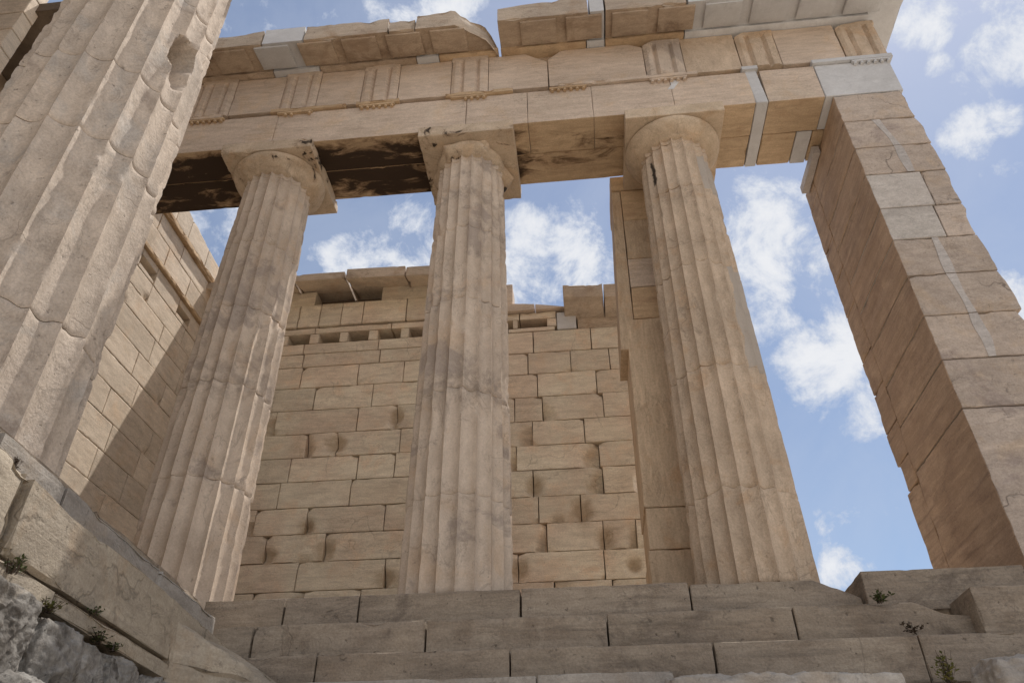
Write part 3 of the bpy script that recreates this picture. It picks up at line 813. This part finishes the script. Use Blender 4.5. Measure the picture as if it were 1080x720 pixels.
child(MB().add(V, F), 'wall_core', DARK, bw)
# upper courses: thin course, socket row, frieze, crown
mb = MB()
def brow(z0, z1, edges, y=YW, dpt=.5, chip=.02, m=None, **kw):
    m = m or mb
    for a, b in zip(edges[:-1], edges[1:]):
        V, F, mi = block((a + .003, y + rr.uniform(0, .008), z0 + .002), (b - .003, y + dpt, z1 - .002), chip=chip, cell=.06, **kw)
        m.add(V, F)
brow(7.48, 7.76, [-7.2, -5.3, -4.72, -3.35, -2.3, -1.5])
brow(7.76, 7.985, [-7.2, -4.75, -3.4, -2.6, -1.5])
brow(7.48, 7.93, [-1.5, -.67, .32, .95])
# socket row, left (pillars between the holes) and right
sock = [-6.25, -5.85, -5.66, -5.26, -5.08, -4.68, -4.51, -4.13, -3.976, -3.60, -3.43, -3.02, -2.87, -2.47, -2.3, -1.9, -1.75, -1.5]
for a, b in zip([-7.2] + sock[1::2], sock[0::2]):
    V, F, mi = block((a, YW + .004, 7.987), (b, YW + .5, 8.20), chip=.02, cell=.05); mb.add(V, F)
brow(8.20, 8.33, [-7.2, -4.6, -3.2, -1.5], chip=.03)
brow(8.345, 8.86, [-7.2, -4.95, -4.55, -4.15, -3.75, -2.95, -1.5], y=YW - .03, chip=.03)
child(mb, 'upper_courses', WALL, bw)
mb = MB()
brow(8.862, 9.20, [-7.2, -5.6, -4.70], y=YW + .0)
brow(8.862, 9.20, [-3.45, -2.6, -1.6], y=YW + .0)
V, F, mi = block((-4.4, YW + .12, 8.86), (-3.52, YW + .5, 8.98), chip=.02); mb.add(V, F)
brow(7.935, 8.02, [-1.5, -1.1, -.28], y=YW + .0)
for a, b in ((-1.5, -1.42), (-1.02, -.93), (-.42, -.25)):
    V, F, mi = block((a, YW + .0, 8.02), (b, YW + .4, 8.20), chip=.03, cell=.05); mb.add(V, F)
brow(8.20, 8.36, [-1.5, -.9, -.25], y=YW, chip=.06)
child(mb, 'frieze_courses', WALL, bw)
V, F, mi = block((-.247, YW - .01, 7.94), (.09, YW + .4, 8.31), chip=.006); child(MB().add(V, F), 'marble_insert', NEWM, bw)
mb = MB()
for a, b, za, zb_ in ((-1.6, -.62, 8.59, 8.50), (-.62, .09, 8.50, 8.36)):
    def d(W2, V, a=a, b=b, za=za, zb_=zb_):
        s = np.clip((V[:, 2] - 8.37) / .1, 0, 1)
        W2[:, 2] = np.where(V[:, 2] > 8.42, W2[:, 2] + (za + (zb_ - za) * (V[:, 0] - a) / (b - a) - 8.5), W2[:, 2]); return W2
    V, F, mi = block((a + .003, YW - .06, 8.362), (b - .003, YW + .5, 8.5), chip=.02, cell=.06, deform=d); mb.add(V, F)
child(mb, 'sloping_coping', FRZ, bw)
V, F, mi = block((-7.2, YW + .32, 7.6), (-1.5, YW + .9, 9.2), chip=.02, cell=.5)
child(MB().add(V, F), 'wall_core', DARK, bw)
V, F, mi = block((-1.5, YW + .32, 7.6), (.0, YW + .9, 8.36), chip=.02, cell=.5)
child(MB().add(V, F), 'wall_core', DARK, bw)
# overhanging crown blocks on the left half
def crown(a, b, z0, z1, out, tilt=0):
    def d(W2, V):
        low = V[:, 2] < z0 + .08
        W2[:, 2] += np.where(low, np.clip((V[:, 1] - (YW - out)) / out, 0, 1.6) * .13, 0)
        W2[:, 2] += tilt * (V[:, 0] - a)
        return W2
    V, F, mi = block((a + .006, YW - out, z0), (b - .006, YW + .6, z1), chip=.05, thr=0, cell=.06, deform=d, mat_fn=soff)
    child(MB().add(V, F, mi), 'crown_block', [CORN, LWAL], bw)
crown(-7.2, -5.0, 9.06, 9.24, .45)
crown(-5.0, -4.04, 9.08, 9.25, .45)
crown(-4.02, -2.92, 9.06, 9.30, .45, -.02)
crown(-2.92, -1.6, 9.02, 9.25, .45, -.02)
V, F, mi = block((-1.75, YW + .02, 8.60), (-1.02, YW + .5, 9.06), chip=.02); child(MB().add(V, F), 'crown_block', FRZ, bw, 'small upright grey block')
# loose blocks lying on the wall top beside the pier
def tilt_under(W2, V):
    W2[:, 2] -= np.where(V[:, 2] < 8.45, np.clip((V[:, 1] - 10.22) / .3, 0, 1) * .20, 0); W2[:, 2] -= .03 * (V[:, 0] + .1); return W2
lb1 = tag(MB().add(*block((-.11, 10.2, 8.38), (.585, 10.95, 8.68), chip=.07, thr=-.05, cell=.05, deform=tilt_under)[:3]).build('marble_block', CORN),
          'brown cornice block lying on the wall top, left of two beside the pier', 'stone block', 'loose blocks on the wall top')
lb2 = tag(MB().add(*block((.60, 10.2, 8.36), (1.2, 10.9, 8.66), chip=.06, cell=.05, deform=tilt_under)[:3]).build('marble_block', CORN),
          'smaller brown block on the wall top wedged against the pier', 'stone block', 'loose blocks on the wall top')
V, F, mi = block((.11, YW + .03, 7.935), (.95, YW + .5, 8.30), chip=.03, cell=.06); child(MB().add(V, F), 'wall_top_block', CORN, bw)

# ------------------------------------------------------------------ left wall of the porch
lw = empty('ashlar_wall', (XL - .3, 8, ZS), 'sunlit marble block wall at the left, running back between the huge column and the porch column', 'wall')
mb = MB()
lz = [1.9, 2.3, 2.75, 3.2, 3.65, 4.12, 4.62, 5.09, 5.53, 5.97, 6.40, 6.83, 7.26, 7.62, 7.98]
LY0 = 6.3
for i in range(len(lz) - 1):
    y = LY0 + rr.uniform(.3, .9); e = [LY0]
    while y < 10.2: e.append(y); y += rr.uniform(.8, 1.3)
    e.append(10.5)
    for a, b in zip(e[:-1], e[1:]):
        bites = []
        if rr.random() < .22: bites.append(((XL, b if rr.random() < .5 else a, lz[i]), (1, .16, .16), .06, 0, -1))
        V, F, mi = block((XL - .5, a + .001, lz[i] + .0008), (XL - rr.uniform(0, .007), b - .001, lz[i + 1] - .0008), chip=.025, thr=.3, cell=.055, bites=bites, base=.0025)
        mb.add(V, F)
child(mb, 'block_courses', LWAL, lw)
mb = MB()
def lrow(z0, z1, x, ys, chip=.02, **kw):
    for a, b in zip(ys[:-1], ys[1:]):
        V, F, mi = block((XL - .5, a + .001, z0), (x, b - .001, z1), chip=chip, cell=.06, base=.003, **kw); mb.add(V, F)
LS = [(7.0, 7.45), (8.2, 8.68), (9.46, 9.9)]      # the slots left by vanished beams
yy = [LY0] + [q for pr_ in LS for q in pr_] + [10.5]
for a, b in zip(yy[0::2], yy[1::2]): lrow(7.985, 8.345, XL, [a, b])
for a, b in LS: lrow(7.985, 8.06, XL, [a, b], .03); lrow(8.22, 8.345, XL, [a, b], .04)
lrow(8.425, 8.86, XL + .01, [LY0, 7.6, 8.75, 9.55, 10.5])
lrow(8.861, 9.235, XL + .01, [LY0, 7.2, 8.3, 9.1, 10.5])
def ltop(W2, V):
    W2[:, 2] += np.where(V[:, 2] > 9.6, .04 * fbm(V, 2.5, 3, 4) + .12 - .10 * (V[:, 1] - 8.9), 0); return W2
lrow(9.335, 9.72, XL + .05, [LY0, 7.6, 8.6, 9.05, 9.75, 10.5], chip=.06, deform=ltop)
child(mb, 'upper_courses', LWAL, lw)
mb = MB()
V, F, mi = block((XL - .5, LY0, 8.346), (XL + .055, 10.5, 8.424), chip=.04, cell=.06, edge=.015, thr=-.1); mb.add(V, F)
V, F, mi = block((XL - .5, LY0, 9.236), (XL + .09, 10.5, 9.334), chip=.06, cell=.06, edge=.012, thr=-.15); mb.add(V, F)
child(mb, 'string_moulding', GOLD, lw)
V, F, mi = block((XL - .9, LY0 + .1, 1.9), (XL - .3, 10.5, 9.5), chip=.02, cell=.5)
child(MB().add(V, F), 'wall_core', DARK, lw)

# ------------------------------------------------------------------ steps in front of the porch
st = empty('stone_steps', (0, 6, .9), 'broad flight of worn grey marble steps below the porch columns', 'steps')
Y0, Y1, Y2, Y3 = 6.665, 6.326, 5.971, 5.611
def row(y, z0, z1, edges, chip=.05, depth=.55, mat=STEP, thr=.22):
    for a, b in zip(edges[:-1], edges[1:]):
        V, F, mi = block((a + .0015, y + rr.uniform(0, .012), z0), (b - .0015, y + depth, z1 - rr.uniform(0, .008)), chip=chip, thr=thr, cell=.06, amp=.006, freq=4, base=.0025)
        child(MB().add(V, F), 'step_block', mat, st)
row(Y0, 1.885, ZS, [-3.5, -2.73, -2.046, -.596, .868], depth=1.8)
row(Y1, 1.545, 1.876, [-3.3, -2.826, -1.353, .132, 1.606], depth=.6)
row(Y2, 1.2, 1.536, [-2.95, -2.121, -.618, .89, 2.359, 4.3, 5.6], depth=.7)
row(Y3, .86, 1.262, [-2.75, -2.28, -.397, .55], depth=.7, mat=KGRY)
row(Y3 - .35, .45, .90, [-2.4, -1.0, .5, 2.0, 3.8, 5.5], depth=.9)
# worn and broken right-hand blocks
def dip(x0, z0, x1, z1):
    def f(W2, V):
        W2[:, 2] -= np.where(V[:, 2] > 2.0, np.interp(V[:, 0], [x0, x1], [z0, z1]), 0) + np.where(V[:, 2] > 2.0, .03 * np.clip(V[:, 0] - x0, 0, 1) * fbm(V, 5, 3, 9), 0); return W2
    return f
V, F, mi = block((.872, Y0, 1.885), (2.28, Y0 + 1.8, ZS - .005), chip=.05, cell=.05, deform=dip(1.93, .02, 2.28, .19)); child(MB().add(V, F), 'step_block', STEP, st)
V, F, mi = block((2.295, Y0 - .06, 1.88), (3.62, Y0 + .9, ZS + .012), chip=.02, cell=.05); child(MB().add(V, F), 'step_block', STEP, st)
V, F, mi = block((3.63, Y0 - .06, 1.88), (5.6, Y0 + .9, ZS + .01), chip=.03, cell=.06); child(MB().add(V, F), 'step_block', STEP, st)
V, F, mi = block((1.612, Y1, 1.54), (2.96, Y1 + .6, 1.872), chip=.05, cell=.05, deform=lambda W2, V: np.stack([W2[:, 0], W2[:, 1], W2[:, 2] - np.where(V[:, 2] > 1.7, np.interp(V[:, 0], [2.55, 2.75, 2.96], [0, .1, .12]), 0)], 1)); child(MB().add(V, F), 'step_block', STEP, st)
V, F, mi = block((2.2, Y0 + .9, 1.88), (5.6, 8.9, ZS - .03), chip=.03, cell=.12); child(MB().add(V, F), 'step_block', STEP, st)
pb_ = tag(MB().add(*block((2.93, Y1 - .14, 1.545), (4.9, Y1 + .35, 1.93), chip=.03, cell=.05)[:3]).build('marble_block', STEP),
          'thick reddish-grey block lying on the steps at the right edge, clean end facing left', 'stone block')
# porch floor
V, F, mi = block((-7.0, Y0 + 1.8, 1.7), (2.2, YW + .1, ZS - .02), chip=.02, cell=.4)
o = MB().add(V, F).build('floor', STEP); o['kind'] = 'structure'
# rough rocks at the lower right
def rock(c, r, seed, amp=.22, sub=6, mat=ROCK, sq=.6):
    import bmesh
    bm = bmesh.new(); bmesh.ops.create_icosphere(bm, subdivisions=sub, radius=1.0)
    V = np.array([v.co[:] for v in bm.verts]); F = [[v.index for v in f.verts] for f in bm.faces]; bm.free()
    m = np.abs(V).max(1)
    V = V / (m[:, None] ** sq)
    q = V * np.array(r)
    off = seed * 5.31
    n1 = fbm(q + off, 1.6 , 3, seed); ridg = 1 - np.abs(fbm(q + off, 3.0, 4, seed + 3)) * 2
    n2 = fbm(q + off, 9, 4, seed + 7)
    nn = V / np.linalg.norm(V, axis=1)[:, None]
    r3 = 1 - np.abs(fbm(q + off, 7.0, 5, seed + 13, .6)) * 2.2
    pit = np.clip(fbm(q + off, 14, 3, seed + 17) * 2 - .5, 0, 1)
    q = q + nn * (amp * (n1 * .8 + .30 * (ridg - .5)) + .05 * n2)[:, None] * (min(r) / .4) + nn * (.030 * (r3 - .6) - .016 * pit)[:, None]
    return q + np.array(c), F
def rock_thing(c, r, seed, label, mat=ROCK, **kw):
    V, F = rock(c, r, seed, **kw)
    return tag(MB().add(V, F).build('rock', mat, sharp=60), label, 'rock', 'rough rocks around the steps')
rock_thing((1.22, 5.50, .90), (.80, .20, .27), 11, 'long grey rock with broken crest at the foot of the steps, left of the weed', KGRY, amp=.10, sq=.8)
rock_thing((3.10, 5.45, .92), (.66, .22, .30), 12, 'dark grey rock in the bottom right corner, right of the yellow weed', KGRY, amp=.10, sq=.8)

# ------------------------------------------------------------------ stepped base of the main portico, running back along the left
kr = empty('stepped_base', (-3.2, 4.5, 1.1), 'eroded marble stepped base slanting along the lower left, under the huge column', 'stepped base')
KD = .075                                   # the base turns slightly from the depth axis
def kblock(x, y0, y1, z0, z1, dpt, mat, chip, name='base_block', top=None, label=None, thr=-.05, freq=2.6, xg=0, **kw):
    def d(W2, V):
        if top is not None:
            W2[:, 2] += np.where(V[:, 2] > z1 - .1, np.interp(V[:, 1], top[0], top[1]) , 0)
        W2[:, 0] -= KD * (V[:, 1] - 4.5)
        return W2
    V, F, mi = block((x - dpt, y0 + .003, z0), (x, y1 - .003, z1), chip=chip, thr=thr, cell=.05, amp=.009, freq=freq, deform=d, **kw)
    return child(MB().add(V, F), name, mat, kr, label)
kt = ([0, 2.9, 3.5, 4.3, 5.3, 6.6, 7], [.05, .05, 0.0, .02, .0, -.02, -.03])
kblock(-2.735, 1.0, 3.1, 1.272, 1.63, .7, KREP, .09, top=kt)
kblock(-2.735, 3.1, 5.5, 1.272, 1.63, .7, KREP, .09, top=kt, label='cream coloured block with an eroded upper edge')
kblock(-2.735, 5.5, 6.9, 1.272, 1.63, .7, KREP, .07, top=kt)
for a, b in ((1.0, 3.55), (3.55, 5.1), (5.1, 6.9)): kblock(-2.715, a, b, 1.15, 1.25, .6, KREP, .025, 'base_moulding')
for a, b, tp in ((1.0, 3.1, 0), (3.1, 3.75, .0), (3.75, 5.1, 0), (5.1, 6.28, 0)): kblock(-3.0, a, b, 1.62, 1.935 + tp, .6, KGRY, .05)
for a, b in ((1.0, 3.2), (3.2, 4.55), (4.55, 5.6), (5.6, 6.55)): kblock(-3.3, a, b, 1.93, 2.165, 2.6, STEP, .08)
for a, b in ((1.0, 3.9), (3.9, 6.75)): kblock(-2.78, a, b, .2, 1.148, .8, ROCK, .08)
kblock(-2.77, 1.0, 6.9, 1.24, 1.28, .5, DARK, .0, 'joint_fill')
def worn_corner(W2, V):
    n_ = .05 * fbm(V, 3.0, 4, 2)
    W2[:, 0] = np.minimum(W2[:, 0], -2.80 + np.clip(V[:, 1] - 4.95, 0, 1) * .74 + n_)
    W2[:, 2] = np.minimum(W2[:, 2], 1.56 - np.clip(V[:, 0] + 2.80, 0, 1) * .62 + n_)
    return W2
V, F, mi = block((-3.0, 4.98, .75), (-2.30, 5.96, 1.58), chip=.04, cell=.04, amp=.012, deform=worn_corner)
child(MB().add(V, F), 'base_block', KREP, kr, 'worn sloping corner block where the base meets the steps')
RK = [((-2.62, 3.66, .86), (.12, .34, .22), 21, 'big pale grey boulder below the slanting base, lower left'),
      ((-2.58, 3.05, .93), (.12, .24, .20), 22, 'craggy grey boulder cut by the left edge below the slanting base'),
      ((-2.50, 3.34, .60), (.14, .40, .18), 23, 'rough grey rock at the very bottom left, under the big boulder'),
      ((-2.66, 4.22, .92), (.11, .19, .17), 24, 'buff pitted rock right of the big pale boulder'),
      ((-2.70, 4.62, .96), (.10, .18, .13), 25, 'small buff rock farthest along under the slanting base'),
      ((-2.56, 4.15, .58), (.14, .40, .20), 26, 'brownish rock at the bottom edge below the buff rocks')]
for c, r, s, l in RK: rock_thing(c, r, s, l, amp=.26)

# ------------------------------------------------------------------ edge of the main hall far left
hall = empty('hall_pier', (-9.0, 6.6, ZS), 'light marble pier glimpsed at the upper left corner beyond the huge column', 'pillar')
mb = MB(); z = 2.0
while z < 13:
    V, F, mi = block((-10.8, 5.75, z + .003), (-8.27, 6.0, z + .46), chip=.02, cell=.15); mb.add(V, F); z += .465
child(mb, 'block_courses', LWAL, hall)
ceil = empty('hall_ceiling', (-9, 4, 10.4), 'stone ceiling, its shade put into the colour, with beams glimpsed past the huge column, upper left', 'ceiling')
V, F, mi = block((-17, 5.9, 11.55), (-6.2, 9.5, 11.8), cell=.5, chip=.02); child(MB().add(V, F), 'ceiling_slab', DARK, ceil)  # slab colour carries the shade of the hall interior
for x in (-7.1, -7.9, -8.8, -9.7):
    V, F, mi = block((x - .18, 6.7, 11.25), (x + .18, 9.5, 11.548), cell=.3, chip=.02); child(MB().add(V, F), 'beam', CUND, ceil)

# row of huge columns and hall continues unseen leftward, added to block light there
for dy, lab in ((-3.6, 'next huge fluted column of the row, unseen to the left, added to block light'), (-7.2, 'huge fluted column of the row behind the viewer, unseen, added to block light')):
    c = big.copy(); COL.objects.link(c); c.location = (bx, by + dy, bz); c['label'] = lab; c['group'] = 'row of huge columns'
    for ch_ in list(big.children):
        d_ = ch_.copy(); COL.objects.link(d_); d_.parent = c
big['group'] = 'row of huge columns'
V, F, mi = block((-17.0, 9.3, 2.0), (-9.6, 9.8, 11.5), chip=.03, cell=.5)  # end wall painted dark to stand in for the hall's shade
child(MB().add(V, F), 'hall_wall', DARK, hall)
V, F, mi = block((-12.0, -9.5, 2.0), (-10.9, 5.7, 11.5), chip=.03, cell=.5)  # unseen side wall, added to block light from the left
child(MB().add(V, F), 'hall_wall', LWAL, hall)
V, F, mi = block((-12.0, -9.5, -2.0), (-3.4, .95, 2.14), chip=.06, cell=.4)
child(MB().add(V, F), 'base_block', STEP, kr)
V, F, mi = block((-11.0, -9.5, 11.56), (-3.2, 1.2, 12.1), chip=.04, cell=.5)  # unseen slab above the added columns, blocks light, shade in its colour
child(MB().add(V, F), 'ceiling_slab', DARK, ceil)

# ------------------------------------------------------------------ weeds
def weed(c, h, n, spread, mat, label, seed, leaf=.03, name='weed'):
    r = random.Random(seed)
    m = MB(); sm = MB()
    for i in range(n):
        az = r.uniform(0, 6.283); lean = r.uniform(.1, 1) * spread; hh = h * r.uniform(.5, 1)
        top = np.array([math.cos(az) * lean, math.sin(az) * lean, hh]); b = np.array([r.uniform(-.02, .02), r.uniform(-.02, .02), 0])
        side = np.array([-math.sin(az), math.cos(az), 0]) * .003
        sm.add([b - side, b + side, top + side * .5, top - side * .5], [(0, 1, 2, 3)])
        for j in range(r.randint(3, 6)):
            t = r.uniform(.2, 1); p = b + (top - b) * t
            a2 = r.uniform(0, 6.283); d = np.array([math.cos(a2), math.sin(a2), r.uniform(-.2, .9)]); d /= np.linalg.norm(d)
            s2 = np.cross(d, (0.3, .2, 1)); s2 = s2 / np.linalg.norm(s2) * leaf * .28
            L = leaf * r.uniform(.6, 1.3)
            m.add([p, p + d * L * .5 + s2, p + d * L, p + d * L * .5 - s2], [(0, 1, 2, 3)])
    root = empty(name, c, label, 'weed', 'weeds growing between the stones')
    for mm_, nm, mt in ((sm, 'stem', DRYW), (m, 'leaves', mat)):
        o = mm_.build(nm, mt, root, smooth=False)
    return root
weed((2.26, 5.45, 1.06), .24, 26, .09, YELLOW, 'yellow-green weed sprouting between the two rocks at lower right', 1, .035)
weed((2.28, 6.30, 1.86), .10, 16, .10, GREEN, 'low green tuft at the broken end of the top step', 2, .04)
weed((2.33, 5.93, 1.52), .10, 14, .11, DRYW, 'dark dry twig stuck in a step joint at the lower right', 3, .03)
weed((-2.67, 3.92, 1.235), .05, 12, .06, GREEN, 'green weed in the groove above the big pale boulder', 4, .022)
weed((-2.69, 4.22, 1.13), .06, 24, .07, GREEN, 'dense dark green weed in the gap above the buff pitted rock', 5, .024)
weed((-2.68, 4.05, 1.13), .07, 26, .09, GREEN, 'low spreading green weed between the moulding and the big pale boulder', 9, .024)
weed((-2.63, 3.50, 1.13), .06, 26, .10, YELLOW, 'yellowish weed in the dark gap above the big pale boulder', 6, .024)
weed((-2.60, 3.15, 1.20), .08, 16, .08, GREEN, 'small green weed at the left edge below the cream block', 7, .026)
weed((-2.93, 3.28, 1.80), .07, 12, .05, DRYW, 'dark withered weed on the grey step near the left edge', 8, .022)
